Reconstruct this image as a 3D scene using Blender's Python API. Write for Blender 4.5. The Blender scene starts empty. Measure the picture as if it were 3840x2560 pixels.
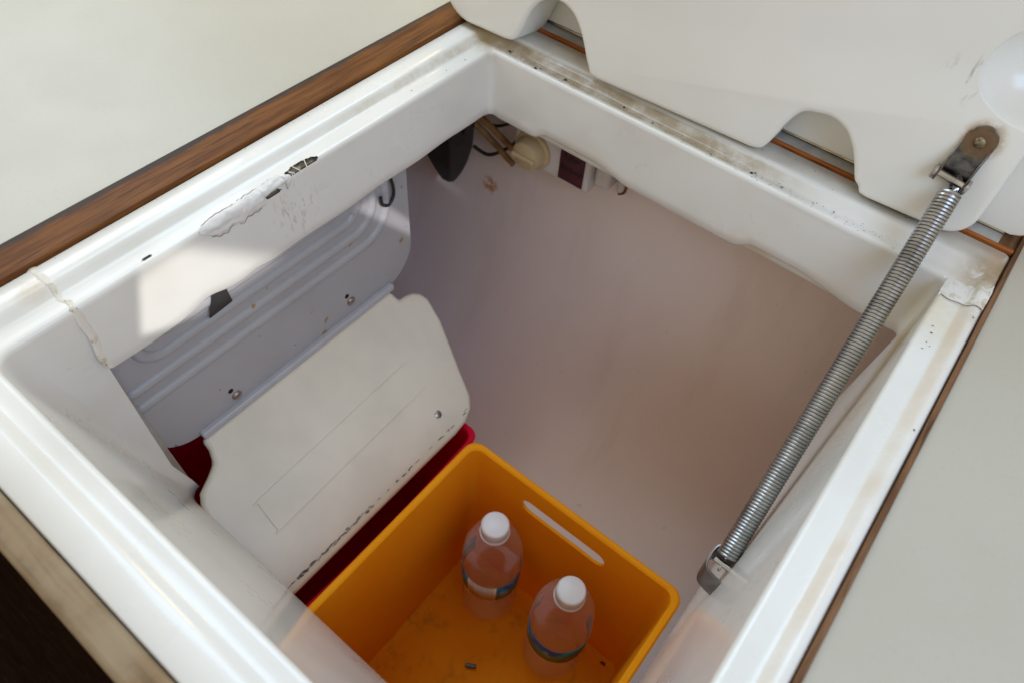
import bpy, bmesh, math, random
from mathutils import Vector, Matrix, noise
random.seed(7)
R = math.radians
scene = bpy.context.scene
C = scene.collection

# ------------------------------------------------------------------ camera
cam_d = bpy.data.cameras.new('camera'); cam = bpy.data.objects.new('camera', cam_d); C.objects.link(cam)
right = Vector((0.780121, 0.622851, 0.058896)); fwd = Vector((-0.346304, 0.508304, -0.78848))
up = right.cross(fwd).normalized()
m = Matrix((right, up, -fwd)).transposed().to_4x4(); m.translation = Vector((0.40165, -0.50894, 0.38426))
cam.matrix_world = m
cam_d.sensor_width = 36; cam_d.lens = 25.874; cam_d.clip_start = .01; cam_d.clip_end = 50
cam_d.dof.use_dof = True; cam_d.dof.focus_distance = .60; cam_d.dof.aperture_fstop = 6.5
scene.camera = cam

# ------------------------------------------------------------------ light
W = bpy.data.worlds.new('World'); scene.world = W; W.use_nodes = True
bg = W.node_tree.nodes['Background']; bg.inputs[0].default_value = (1.0, .845, .63, 1); bg.inputs[1].default_value = .50

def area(name, loc, target, sx, sy, power, color, spread=math.pi, roll=0):
    l = bpy.data.lights.new(name, 'AREA'); l.shape = 'RECTANGLE'; l.size = sx; l.size_y = sy
    l.energy = power; l.color = color; l.spread = spread
    o = bpy.data.objects.new(name, l); C.objects.link(o); o.location = loc
    d = (Vector(target) - Vector(loc)).normalized()
    o.rotation_euler = (d.to_track_quat('-Z', 'Y') @ __import__('mathutils').Quaternion((0, 0, 1), roll)).to_euler()
    return o
area('window_light', (-1.3, -.1, .85), (0, -.25, 0), .9, .6, 6, (.76, .88, 1))
area('hatch_light', (-.50, .28, 1.45), (.1, -.35, 0), 1.1, .9, 12, (.54, .77, 1))
area('port_light', (1.05, -.5, .75), (.44, .03, .1), .7, .5, 4.6, (.42, .64, 1))
area('warm_fill_light', (-.75, 1.25, 1.05), (-.2, 0, 0), .5, .4, 5, (1, .72, .34))  # added unseen lamp, there only to warm the far-left counter
# sunlight slipping in through gaps of the hatch: spots with a shaped aperture
def shaped_sun(name, src, pts, soft, power, color):
    """spot lamp at src whose aperture is the convex polygon that throws its edges through pts"""
    l = bpy.data.lights.new(name, 'SPOT'); l.energy = power; l.color = color; l.shadow_soft_size = .004; l.spot_blend = 0; l.use_nodes = True
    o = bpy.data.objects.new(name, l); C.objects.link(o); src = Vector(src); ctr = sum((Vector(p) for p in pts), Vector())/len(pts)
    q = (ctr-src).to_track_quat('-Z', 'Y'); o.location = src; o.rotation_euler = q.to_euler(); inv = q.to_matrix().inverted()
    L2 = []
    for p in pts:
        a = inv @ (Vector(p)-src); L2.append(Vector((a.x/-a.z, a.y/-a.z)))
    l.spot_size = 2*math.atan(max(v.length for v in L2)*1.4+.01)
    t = l.node_tree; em = t.nodes['Emission']; N = t.nodes.new
    tc = N('ShaderNodeTexCoord'); sx = N('ShaderNodeSeparateXYZ'); t.links.new(tc.outputs['Normal'], sx.inputs[0])
    def mth(op, a, b=0.):
        x = N('ShaderNodeMath'); x.operation = op
        for i, v in enumerate((a, b)):
            if isinstance(v, bpy.types.NodeSocket): t.links.new(v, x.inputs[i])
            else: x.inputs[i].default_value = v
        return x.outputs[0]
    az = mth('MULTIPLY', sx.outputs[2], -1.); X = mth('DIVIDE', sx.outputs[0], az); Y = mth('DIVIDE', sx.outputs[1], az)
    cen = sum(L2, Vector((0, 0)))/len(L2); out = None
    for i in range(len(L2)):
        a = L2[i]; b = L2[(i+1) % len(L2)]; d = (b-a).normalized(); n_ = Vector((-d.y, d.x))
        if n_.dot(cen-a) < 0: n_ = -n_
        v = mth('ADD', mth('ADD', mth('MULTIPLY', X, n_.x), mth('MULTIPLY', Y, n_.y)), -n_.dot(a))
        mr = N('ShaderNodeMapRange'); mr.interpolation_type = 'SMOOTHSTEP'; t.links.new(v, mr.inputs[0]); mr.inputs[1].default_value = -soft[i]; mr.inputs[2].default_value = soft[i]
        out = mr.outputs[0] if out is None else mth('MULTIPLY', out, mr.outputs[0])
    t.links.new(out, em.inputs['Strength']); return o
shaped_sun('sun_patch', (.95, -.47, .68), [(.002, -.384, -.004), (.002, -.402, -.052), (.002, -.352, -.078), (.002, -.268, -.078), (.002, -.350, -.001)], (.0018, .0018, .004, .008, .008), 36, (1, .97, .93))
shaped_sun('sun_streak', (.70, -.50, .62), [(-.017, -.174, -.094), (-.017, -.152, -.094), (-.017, -.090, -.176), (-.017, -.090, -.196)], (.0015, .0015, .002, .0015), 30, (1, .97, .97))
shaped_sun('sun_sliver', (.90, -.30, .75), [(-.166, .066, -.250), (-.166, .066, -.277), (-.104, .066, -.287)], (.0012, .0012, .0025), 30, (1, .96, .97))

scene.view_settings.view_transform = 'Standard'; scene.view_settings.look = 'None'
scene.view_settings.exposure = .31; scene.view_settings.gamma = 1
scene.cycles.max_bounces = 12; scene.cycles.transparent_max_bounces = 32; scene.cycles.transmission_bounces = 12; scene.cycles.diffuse_bounces = 6
scene.cycles.caustics_reflective = False; scene.cycles.caustics_refractive = False

# ------------------------------------------------------------------ materials
def lin(r, g, b):
    return tuple(((c/255/12.92) if c/255 <= .04045 else ((c/255+.055)/1.055)**2.4) for c in (r, g, b)) + (1,)
class NT:
    def __init__(s, name):
        s.m = bpy.data.materials.new(name); s.m.use_nodes = True; s.t = s.m.node_tree
        s.b = s.t.nodes['Principled BSDF']; s.co = s.t.nodes.new('ShaderNodeTexCoord')
        s.vec = s.co.outputs['Object']
    def n(s, typ, **kw):
        x = s.t.nodes.new(typ)
        for k, v in kw.items():
            if k in x.inputs: s.set(x.inputs[k], v)
            else: setattr(x, k, v)
        return x
    def set(s, i, v):
        if isinstance(v, bpy.types.NodeSocket): s.t.links.new(v, i)
        elif isinstance(v, (tuple, list)) and len(v) == 3 and i.type == 'RGBA': i.default_value = tuple(v) + (1,)
        else: i.default_value = v
    def P(s, **kw):
        for k, v in kw.items(): s.set(s.b.inputs[k.replace('_', ' ')], v)
    def noise(s, scale, detail=3, rough=.55, vec=None, stretch=None):
        v = vec or s.vec
        if stretch:
            mp = s.n('ShaderNodeMapping'); s.set(mp.inputs[0], v); mp.inputs['Scale'].default_value = stretch; v = mp.outputs[0]
        x = s.n('ShaderNodeTexNoise'); s.set(x.inputs['Vector'], v); x.inputs['Scale'].default_value = scale
        x.inputs['Detail'].default_value = detail; x.inputs['Roughness'].default_value = rough
        return x.outputs[0]
    def ramp(s, fac, a, b, ca=0., cb=1.):
        if a > b: a, b, ca, cb = b, a, cb, ca
        x = s.n('ShaderNodeMapRange'); s.set(x.inputs[0], fac); x.inputs[1].default_value = a; x.inputs[2].default_value = b
        x.inputs[3].default_value = ca; x.inputs[4].default_value = cb; x.interpolation_type = 'SMOOTHSTEP'
        return x.outputs[0]
    def math(s, op, a, b=0.):
        x = s.n('ShaderNodeMath'); x.operation = op; s.set(x.inputs[0], a); s.set(x.inputs[1], b); return x.outputs[0]
    def mix(s, fac, a, b):
        x = s.n('ShaderNodeMix'); x.data_type = 'RGBA'; s.set(x.inputs[0], fac); s.set(x.inputs[6], a); s.set(x.inputs[7], b); return x.outputs[2]
    def xyz(s):
        x = s.n('ShaderNodeSeparateXYZ'); s.set(x.inputs[0], s.vec); return x.outputs
    def sphere(s, p, r0, r1):
        x = s.n('ShaderNodeVectorMath'); x.operation = 'DISTANCE'; s.set(x.inputs[0], s.vec); x.inputs[1].default_value = p
        return s.ramp(x.outputs['Value'], r0, r1, 1., 0.)
    def bump(s, h, strength=.2, dist=.001):
        x = s.n('ShaderNodeBump'); x.inputs['Strength'].default_value = strength; x.inputs['Distance'].default_value = dist
        s.set(x.inputs['Height'], h); s.set(s.b.inputs['Normal'], x.outputs[0])

def plain(name, col, rough=.5, metal=0., var=.08, scale=30, bump=0., coat=0.):
    k = NT(name); f = k.noise(scale, 4)
    c2 = tuple(max(0, c*(1-var*2.2)) for c in col[:3])
    k.P(Base_Color=k.mix(k.ramp(f, .35, .7), col[:3], c2), Metallic=metal, Coat_Weight=coat)
    k.P(Roughness=k.ramp(k.noise(scale*2.3, 3), .3, .7, max(0, rough-.07), rough+.08))
    if bump: k.bump(k.noise(scale*4, 4), bump, .001)
    return k.m

def gelcoat():
    k = NT('white_gelcoat'); x, y, z = k.xyz()
    col = k.mix(k.ramp(k.noise(9, 3), .35, .75), (.76, .755, .72), (.69, .68, .63))
    n1 = k.noise(38, 5, .65); n2 = k.noise(240, 4, .7); n3 = k.noise(14, 4, .6)
    # dirt in the rabbet of the far rail
    band = k.math('MULTIPLY', k.ramp(y, .002, .008), k.ramp(y, .019, .024, 1., 0.))
    band = k.math('MULTIPLY', band, k.ramp(z, -.0045, -.001))
    longv = k.ramp(x, .24, .34, 1., .12)
    d = k.math('MULTIPLY', k.math('MULTIPLY', band, longv), k.ramp(n1, .28, .60, .50, 1.))
    col = k.mix(k.math('MULTIPLY', d, .92), col, (.27, .20, .105))
    outer = k.math('MULTIPLY', k.ramp(y, .022, .03), k.ramp(z, .002, .005))
    col = k.mix(k.math('MULTIPLY', outer, k.ramp(n3, .3, .7, .25, .7)), col, (.40, .36, .30))
    sp = k.math('MULTIPLY', k.math('MULTIPLY', k.ramp(y, -.001, .004), k.ramp(n2, .66, .73)), k.ramp(n1, .45, .6))
    col = k.mix(sp, col, (.07, .04, .02))
    # grime in the left groove
    g = k.math('MULTIPLY', k.math('MULTIPLY', k.ramp(x, -.027, -.022), k.ramp(x, -.020, -.015, 1., 0.)), k.ramp(y, -.30, -.02))
    col = k.mix(k.math('MULTIPLY', g, k.ramp(n1, .3, .7, .15, .75)), col, (.42, .34, .20))
    # brown corner stain at the right far corner
    for p, r0, r1, c, a in (((.468, .022, .006), .006, .034, (.26, .15, .05), .85), ((.455, -.004, .004), .004, .028, (.46, .36, .2), .55),
                            ((-.012, .012, .003), .004, .03, (.42, .32, .18), .7), ((.436, -.04, -.03), .01, .055, (.62, .50, .22), .8),
                            ((.434, -.10, -.05), .01, .06, (.64, .54, .30), .5), ((.472, -.03, .006), .003, .016, (.35, .24, .1), .6),
                            ((-.03, -.44, .004), .002, .016, (.55, .42, .26), .6), ((.30, .004, -.075), .006, .045, (.58, .47, .26), .5),
                            ((.12, -.002, -.074), .006, .05, (.62, .52, .33), .4)):
        mk = k.math('MULTIPLY', k.sphere(p, r0, r1), k.ramp(n1, .32, .58))
        col = k.mix(k.math('MULTIPLY', mk, a), col, c)
    # faint streak along the right rail groove and scuffs under the break
    s = k.math('MULTIPLY', k.math('MULTIPLY', k.ramp(x, .455, .459), k.ramp(x, .463, .468, 1., 0.)), k.ramp(n3, .35, .6, .15, .55))
    col = k.mix(s, col, (.62, .47, .32))
    sc = k.math('MULTIPLY', k.sphere((.004, -.25, -.03), .008, .035), k.ramp(k.noise(90, 3, .6, stretch=(1, 3, 1)), .54, .64))
    col = k.mix(k.math('MULTIPLY', sc, .45), col, (.40, .33, .26))
    fs = k.math('MULTIPLY', k.ramp(k.noise(420, 2), .765, .785), k.ramp(n3, .52, .62))
    col = k.mix(k.math('MULTIPLY', fs, .7), col, (.12, .09, .06))
    k.P(Base_Color=col, Roughness=k.ramp(n3, .3, .7, .26, .36), Coat_Weight=.4, Coat_Roughness=.07)
    k.bump(k.noise(22, 2), .05, .004)
    return k.m
def lid_plastic():
    k = NT('lid_plastic'); 
    col = k.mix(k.ramp(k.noise(6, 3), .35, .75), (.80, .795, .745), (.76, .75, .69))
    n1 = k.noise(120, 4, .6)
    sm = k.math('MULTIPLY', k.sphere((.458, .105, 0), .002, .022), k.ramp(k.noise(60, 4, .65, stretch=(3.5, .8, 1)), .56, .64))
    col = k.mix(k.math('MULTIPLY', sm, .6), col, (.25, .24, .22))
    rs = k.math('MULTIPLY', k.sphere((.489, .0725, 0), .011, .0175), k.ramp(n1, .25, .6))
    col = k.mix(k.math('MULTIPLY', rs, .6), col, (.42, .26, .10))
    k.P(Base_Color=col, Roughness=.24, Coat_Weight=.3, Coat_Roughness=.15)
    k.bump(k.noise(9, 2), .12, .01)
    return k.m
def liner_wall():
    k = NT('icebox_lining')
    col = k.mix(k.ramp(k.noise(5, 3), .3, .75), (.86, .755, .70), (.82, .70, .64))
    st = k.math('MULTIPLY', k.sphere((-.047, .06, -.232), .008, .017), k.ramp(k.noise(90, 3), .40, .52))
    col = k.mix(k.math('MULTIPLY', st, .9), col, (.50, .20, .02))
    dr = k.math('MULTIPLY', k.ramp(k.noise(6, 5, .65, stretch=(3, 1, .5)), .52, .72), .16); col = k.mix(dr, col, (.55, .42, .33))
    sf = k.math('MULTIPLY', k.ramp(k.noise(70, 3, .6), .70, .76), .25); col = k.mix(sf, col, (.40, .30, .25))
    k.P(Base_Color=col, Roughness=.30, Coat_Weight=.4, Coat_Roughness=.22)
    k.bump(k.noise(12, 3), .10, .004)
    return k.m
def laminate():
    k = NT('counter_laminate')
    col = k.mix(k.ramp(k.noise(3.5, 4), .3, .75), (.47, .45, .38), (.435, .41, .34))
    col = k.mix(k.math('MULTIPLY', k.ramp(k.noise(300, 2), .55, .7), .12), col, (.35, .32, .27))
    sc = k.ramp(k.noise(7, 5, .7, stretch=(1, 6, 1)), .62, .72)
    col = k.mix(k.math('MULTIPLY', sc, .06), col, (.30, .27, .22))
    k.P(Base_Color=col, Roughness=k.ramp(k.noise(11, 4, .6),   .35, .7, .36, .44)); k.bump(k.noise(500, 2), .05, .0005)
    return k.m
def wood(name, a, b, axis, rough=.45, dark=(.03, .02, .012), edge=None, dust=None):
    k = NT(name); st = [120, 120, 120]; st[axis] = 7
    g = k.noise(2.2, 6, .62, stretch=st); g2 = k.noise(.9, 5, .6, stretch=st); st2 = [900, 900, 900]; st2[axis] = 40
    col = k.mix(k.ramp(g, .33, .68), a, b)
    col = k.mix(k.math('MULTIPLY', k.ramp(g2, .52, .72), .65), col, tuple(c*.45 for c in b))
    col = k.mix(k.math('MULTIPLY', k.ramp(k.noise(.6, 3, .6, stretch=st2), .56, .68), .75), col, dark)
    if edge:   # blackened strip (weathered edge): (axis index, start, end)
        ax, e0, e1 = edge; w = k.math('ADD', k.xyz()[ax], k.math('MULTIPLY', k.math('SUBTRACT', k.noise(30, 4, .7), .5), .014))
        col = k.mix(k.math('MULTIPLY', k.ramp(w, e0, e1), .82), col, (.035, .035, .034))
    if dust: col = k.mix(k.ramp(k.noise(25, 4), .3, .65, .2, .8), col, dust)
    k.P(Base_Color=col, Roughness=rough, Specular_IOR_Level=.10); k.bump(g, .25, .0008)
    return k.m
def steel(name='spring_steel', col=(.47, .465, .46), rough=.32):
    k = NT(name)
    c = k.mix(k.ramp(k.noise(60, 3), .4, .75), col, tuple(v*.62 for v in col))
    k.P(Base_Color=c, Metallic=1., Roughness=rough); return k.m
def bracket_steel():
    k = NT('bracket_steel')
    n = k.noise(150, 3)
    c = k.mix(k.ramp(n, .4, .7), (.17, .17, .175), (.07, .075, .085))
    ru = k.math('MULTIPLY', k.sphere((.488, .071, .001), .0058, .0112), k.ramp(n, .1, .4))
    c = k.mix(ru, c, (.10, .035, .01))
    c = k.mix(k.math('MULTIPLY', k.sphere((.488, .071, .001), .010, .0145), .45), c, (.25, .16, .07))
    k.P(Base_Color=c, Metallic=k.ramp(ru, 0., 1., 1., .25), Roughness=k.ramp(ru, 0., 1., .2, .65)); return k.m

M = {}
M['gel'] = gelcoat(); M['lid'] = lid_plastic(); M['wall'] = liner_wall(); M['lam'] = laminate()
M['teak'] = wood('teak_strip', (.20, .078, .020), (.105, .037, .010), 1, edge=(0, -.0705, -.0765), dark=(.05, .025, .012))
M['teak_thin'] = wood('teak_thin', (.22, .115, .058), (.13, .065, .032), 1)
M['teak_far'] = wood('teak_far', (.42, .14, .035), (.26, .075, .015), 0)
M['teak_near'] = wood('teak_worn', (.24, .14, .065), (.13, .07, .03), 0, dust=(.34, .27, .18), rough=.7)
M['dark_wood'] = wood('dark_wood', (.020, .0075, .003), (.012, .0045, .002), 0, rough=.9)
M['black'] = plain('black_plastic', (.012, .012, .013), .38, var=.2)
M['wire'] = plain('black_wire', (.015, .015, .016), .4)
def evap():
    k = NT('evaporator_paint')
    c = k.mix(k.ramp(k.noise(14, 3), .35, .75), (.42, .415, .43), (.38, .375, .39))
    c = k.mix(k.math('MULTIPLY', k.ramp(k.noise(55, 1), .735, .755), .85), c, (.35, .17, .03))
    c = k.mix(k.math('MULTIPLY', k.ramp(k.noise(120, 2, vec=None), .74, .77), .8), c, (.05, .05, .06))
    for p in ((-.02, -.262, -.150), (-.02, -.236, -.2245)): c = k.mix(k.math('MULTIPLY', k.sphere(p, .002, .0042), .9), c, (.38, .17, .02))
    k.P(Base_Color=c, Roughness=.36); return k.m
M['evap'] = evap()
M['evap_trim'] = plain('hinge_strip_white', (.50, .50, .54), .4, var=.04)
M['door'] = plain('cream_plastic', (.78, .715, .60), .38, var=.05, scale=12)
M['cream'] = plain('knob_cream', (.52, .39, .22), .4, var=.06)
M['ctrl'] = plain('control_box_plastic', (.62, .58, .56), .4, var=.05)
M['maroon'] = plain('maroon_label', (.075, .010, .018), .35, var=.15)
M['ink'] = plain('label_ink', (.006, .004, .005), .5)
M['steel'] = steel(); M['bsteel'] = bracket_steel(); M['lsteel'] = steel('lower_bracket_steel', (.30, .30, .305), .42); M['pin'] = steel('pin_steel', (.62, .61, .60), .18)
M['rusty'] = plain('rusty_wire', (.22, .07, .02), .7, .3, var=.25, scale=200)
M['screw'] = steel('screw_steel', (.42, .40, .38), .3)
M['foam'] = plain('dark_core', (.30, .26, .17), .9, var=.35, scale=160, bump=.6)
M['putty'] = plain('white_putty', (.74, .73, .71), .5, var=.06, scale=60, bump=.25)
M['caulk'] = plain('dirty_caulk', (.60, .50, .36), .6, var=.2, scale=110, bump=.4)
M['tape'] = plain('brown_tape', (.30, .15, .035), .6, var=.25, scale=60)
M['caulkline'] = plain('crack_brown', (.20, .15, .10), .8)
M['grit'] = plain('grit', (.05, .028, .014), .8, var=.3)
M['brass'] = steel('hinge_metal', (.62, .56, .42), .25)
M['leaf'] = plain('hinge_leaf_paint', (.46, .45, .42), .4, var=.12, scale=50)
M['joint'] = plain('dark_joint', (.012, .011, .010), .9)
M['cap'] = plain('cap_white', (.66, .62, .63), .4, var=.02)
M['seamink'] = plain('panel_line', (.50, .41, .29), .6, var=.1)
M['mildew'] = plain('mildew', (.30, .275, .22), .8, var=.3)

def crate_mat(name, a, b, floor=None, fz=0):
    k = NT(name); x, y, z = k.xyz()
    col = k.mix(k.ramp(k.noise(7, 3), .3, .7), a, b)
    if floor:
        sm = k.math('MULTIPLY', k.ramp(z, fz+.012, fz+.004), k.ramp(k.noise(38, 4, .65), .52, .70))
        col = k.mix(k.math('MULTIPLY', sm, .35), col, floor)
    k.P(Base_Color=col, Roughness=.6, Specular_IOR_Level=.07)
    k.bump(k.noise(40, 2), .08, .002)
    out = [n for n in k.t.nodes if n.type == 'OUTPUT_MATERIAL'][0]; tl = k.n('ShaderNodeBsdfTranslucent'); k.set(tl.inputs[0], col)
    mx = k.n('ShaderNodeMixShader'); mx.inputs[0].default_value = .35; k.t.links.new(k.b.outputs[0], mx.inputs[1]); k.t.links.new(tl.outputs[0], mx.inputs[2]); k.t.links.new(mx.outputs[0], out.inputs[0])
    return k.m
M['orange'] = crate_mat('orange_plastic', (.96, .43, .014), (.93, .37, .008), (.42, .19, .03), -.505)
M['red'] = crate_mat('red_plastic', (.86, .012, .06), (.80, .008, .04))

def clear(name, tint, gl_rough, milky, gmax, refr=0.):
    k = NT(name); t = k.t; out = [n for n in t.nodes if n.type == 'OUTPUT_MATERIAL'][0]
    tr = k.n('ShaderNodeBsdfTransparent'); tr.inputs[0].default_value = tint + (1,)
    gl = k.n('ShaderNodeBsdfGlossy'); gl.inputs['Roughness'].default_value = gl_rough
    di = k.n('ShaderNodeBsdfDiffuse'); di.inputs[0].default_value = (1., .82, .66, 1)
    lw = k.n('ShaderNodeLayerWeight'); lw.inputs['Blend'].default_value = .5
    m1 = k.n('ShaderNodeMixShader'); k.set(m1.inputs[0], k.math('MULTIPLY', k.ramp(lw.outputs['Facing'], .25, 1., .35, 1.), milky)); t.links.new(tr.outputs[0], m1.inputs[1]); t.links.new(di.outputs[0], m1.inputs[2])
    last = m1
    if refr:
        g2 = k.n('ShaderNodeBsdfGlass'); g2.inputs['IOR'].default_value = 1.33; g2.inputs['Roughness'].default_value = .05
        m3 = k.n('ShaderNodeMixShader'); m3.inputs[0].default_value = refr; t.links.new(m1.outputs[0], m3.inputs[1]); t.links.new(g2.outputs[0], m3.inputs[2]); last = m3
    m2 = k.n('ShaderNodeMixShader'); k.set(m2.inputs[0], k.math('MULTIPLY', k.math('ADD', k.math('MULTIPLY', k.math('POWER', lw.outputs['Facing'], 3.5), .55), .035), gmax)); t.links.new(last.outputs[0], m2.inputs[1]); t.links.new(gl.outputs[0], m2.inputs[2])
    t.links.new(m2.outputs[0], out.inputs[0]); t.nodes.remove(k.b); return k.m
M['pet'] = clear('pet_plastic', (.98, .97, .965), .10, .14, .38)
M['water'] = clear('water', (.99, .985, .985), .04, .05, .22, 0.)
def label_mat():
    k = NT('bottle_label'); x, y, z = k.xyz()
    a = k.math('ARCTAN2', y, x)
    blue = k.mix(k.ramp(k.noise(55, 2), .42, .6), (.02, .075, .26), (.02, .28, .40))
    blue = k.mix(k.ramp(k.noise(70, 2), .62, .7), blue, (.12, .42, .85))
    wv = k.n('ShaderNodeTexNoise'); wv.noise_dimensions = '1D'; k.set(wv.inputs['W'], a); wv.inputs['Scale'].default_value = 60
    bar = k.mix(k.ramp(wv.outputs[0], .47, .53), (.38, .34, .32), (.72, .68, .66))
    aa = k.math('ABSOLUTE', a)
    col = k.mix(k.ramp(aa, .42, .44), bar, (.75, .70, .68)); col = k.mix(k.ramp(aa, .52, .54), col, blue)
    k.P(Base_Color=col, Roughness=.35); return k.m
M['label'] = label_mat()

# ------------------------------------------------------------------ mesh helpers
def obj(name, verts, faces, mat, parent=None, smooth=True, angle=38, bevel=0, seg=3, subsurf=0):
    me = bpy.data.meshes.new(name); me.from_pydata([tuple(v) for v in verts], [], faces); me.update()
    bm = bmesh.new(); bm.from_mesh(me); bmesh.ops.recalc_face_normals(bm, faces=bm.faces); bm.to_mesh(me); bm.free()
    return finish(name, me, mat, parent, smooth, angle, bevel, seg, subsurf)
def finish(name, me, mat, parent=None, smooth=True, angle=38, bevel=0, seg=3, subsurf=0):
    if mat: me.materials.append(mat)
    if smooth:
        for p in me.polygons: p.use_smooth = True
        if angle < 180: me.set_sharp_from_angle(angle=R(angle))
    o = bpy.data.objects.new(name, me); C.objects.link(o)
    if parent: o.parent = parent
    if bevel:
        b = o.modifiers.new('bevel', 'BEVEL'); b.width = bevel; b.segments = seg; b.limit_method = 'ANGLE'; b.angle_limit = R(35)
        b.harden_normals = False
    if subsurf:
        s = o.modifiers.new('sub', 'SUBSURF'); s.levels = subsurf; s.render_levels = subsurf
    return o
def empty(name, loc=(0, 0, 0)):
    o = bpy.data.objects.new(name, None); C.objects.link(o); o.location = loc; o.empty_display_size = .02; return o
def tag(o, label, cat, group=None):
    o['label'] = label; o['category'] = cat
    if group: o['group'] = group
    return o
def struct(o): o['kind'] = 'structure'; return o
def box_data(x0, x1, y0, y1, z0, z1):
    v = [(x, y, z) for z in (z0, z1) for y in (y0, y1) for x in (x0, x1)]
    return v, [(0, 2, 3, 1), (4, 5, 7, 6), (0, 1, 5, 4), (2, 6, 7, 3), (0, 4, 6, 2), (1, 3, 7, 5)]
def box(name, x0, x1, y0, y1, z0, z1, mat, parent=None, bevel=.001, seg=2):
    return obj(name, *box_data(x0, x1, y0, y1, z0, z1), mat, parent, bevel=bevel, seg=seg)
def tube_data(path, r, n=8, closed=False, cap=True, ell=None):
    pts = [Vector(p) for p in path]; V = []; F = []; prev = None
    for i, p in enumerate(pts):
        a = pts[i-1] if i else pts[0]; b = pts[i+1] if i < len(pts)-1 else pts[-1]
        if closed: a = pts[i-1]; b = pts[(i+1) % len(pts)]
        t = (b-a).normalized()
        if prev is None:
            u = t.orthogonal().normalized()
        else: u = (prev - t*prev.dot(t)).normalized()
        prev = u; w = t.cross(u); rr = r(i/(len(pts)-1)) if callable(r) else r
        for k in range(n):
            an = 2*math.pi*k/n; V.append(p + (u*math.cos(an) + w*math.sin(an))*rr)
    L = len(pts)
    for i in range(L if closed else L-1):
        j = (i+1) % L
        for k in range(n): F.append((i*n+k, i*n+(k+1) % n, j*n+(k+1) % n, j*n+k))
    if cap and not closed: F.append(tuple(range(n))[::-1]); F.append(tuple(range((L-1)*n, L*n)))
    return V, F
def tube(name, path, r, mat, parent=None, n=8, closed=False): return obj(name, *tube_data(path, r, n, closed), mat, parent)
def lathe_data(prof, n=40, ctr=(0, 0, 0), close=False, wob=None):
    V = []; F = []; cx, cy, cz = ctr
    for (r, z) in prof:
        for k in range(n):
            a = 2*math.pi*k/n; rr = r if not wob else r*wob(a, z)
            V.append((cx+rr*math.cos(a), cy+rr*math.sin(a), cz+z))
    for i in range(len(prof)-1):
        for k in range(n): F.append((i*n+k, i*n+(k+1) % n, (i+1)*n+(k+1) % n, (i+1)*n+k))
    if close:
        i = len(prof)-1
        for k in range(n): F.append((i*n+k, i*n+(k+1) % n, (k+1) % n, k))
    else: F.append(tuple(range(n))[::-1]); F.append(tuple(range((len(prof)-1)*n, len(prof)*n)))
    return V, F
def spline(pts, n=8):
    P = [Vector(p) for p in pts]; out = []
    for i in range(len(P)-1):
        p0 = P[max(i-1, 0)]; p1 = P[i]; p2 = P[i+1]; p3 = P[min(i+2, len(P)-1)]
        for k in range(n):
            t = k/n; out.append(.5*((2*p1)+(p2-p0)*t+(2*p0-5*p1+4*p2-p3)*t*t+(3*p1-p0-3*p2+p3)*t**3))
    out.append(P[-1]); return out
def nz(x, y=0., z=0.): return noise.noise(Vector((x, y, z)))

# ------------------------------------------------------------------ setting: countertop, cabin floor
OW, OL = .44, .4857            # opening: x 0..OW, y -OL..0
cv = []; cf = []
def slab(x0, x1, y0, y1, z):
    v, f = box_data(x0, x1, y0, y1, z-.02, z); b = len(cv); cv.extend(v); cf.extend([tuple(i+b for i in q) for q in f])
slab(-2.2, -.0815, -.545, 1.6, .005)
slab(.4747, 2.2, -.545, 1.6, .0055)
slab(-.0815, .4785, .105, 1.6, .0052)
ct = struct(obj('countertop', cv, cf, M['lam'], smooth=False))
cfl = struct(obj('cabin_floor', *box_data(-2.5, 2.5, -2.5, -.56, -.95, -.93), M['dark_wood'], smooth=False))
v, f = box_data(-2.2, 2.2, -.545, -.535, -.93, -.034)
struct(obj('cabinet_front', v, f, M['dark_wood'], smooth=False))

# ------------------------------------------------------------------ hatch frame (two mouldings)
UO = dict(l=.0463, f=.050, r=.0302, n=.0405)
S0 = dict(l=.0180, f=.0125, r=.0165, n=.0135)
S1 = dict(l=.0250, f=.0205, r=.0235, n=.0205)
def perimeter(side_pts):
    pass
def loop_pts(u, z, rad, stations):
    """u: dict side->outward offset; stations: list of (kind, t). kinds l,f,r,n are sides, lf fr rn nl are corners."""
    x0, x1, y0, y1 = -u['l'], OW+u['r'], -OL-u['n'], u['f']
    out = []
    for kd, t in stations:
        if kd == 'l': p = (x0, t if y0+rad < t < y1-rad else min(max(t, y0+rad), y1-rad))
        elif kd == 'f': p = (min(max(t, x0+rad), x1-rad), y1)
        elif kd == 'r': p = (x1, min(max(t, y0+rad), y1-rad))
        elif kd == 'n': p = (min(max(t, x0+rad), x1-rad), y0)
        else:
            cx, cy, a0 = dict(lf=(x0+rad, y1-rad, math.pi), fr=(x1-rad, y1-rad, math.pi/2), rn=(x1-rad, y0+rad, 0), nl=(x0+rad, y0+rad, -math.pi/2))[kd]
            a = a0 - t*math.pi/2; p = (cx+rad*math.cos(a), cy+rad*math.sin(a))
        zz = z(kd, t, p) if callable(z) else z
        out.append((p[0], p[1], zz))
    return out
def same(v): return dict(l=v, f=v, r=v, n=v)
def sstep(x, a, b):
    t = min(1, max(0, (x-a)/(b-a))); return t*t*(3-2*t)
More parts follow.
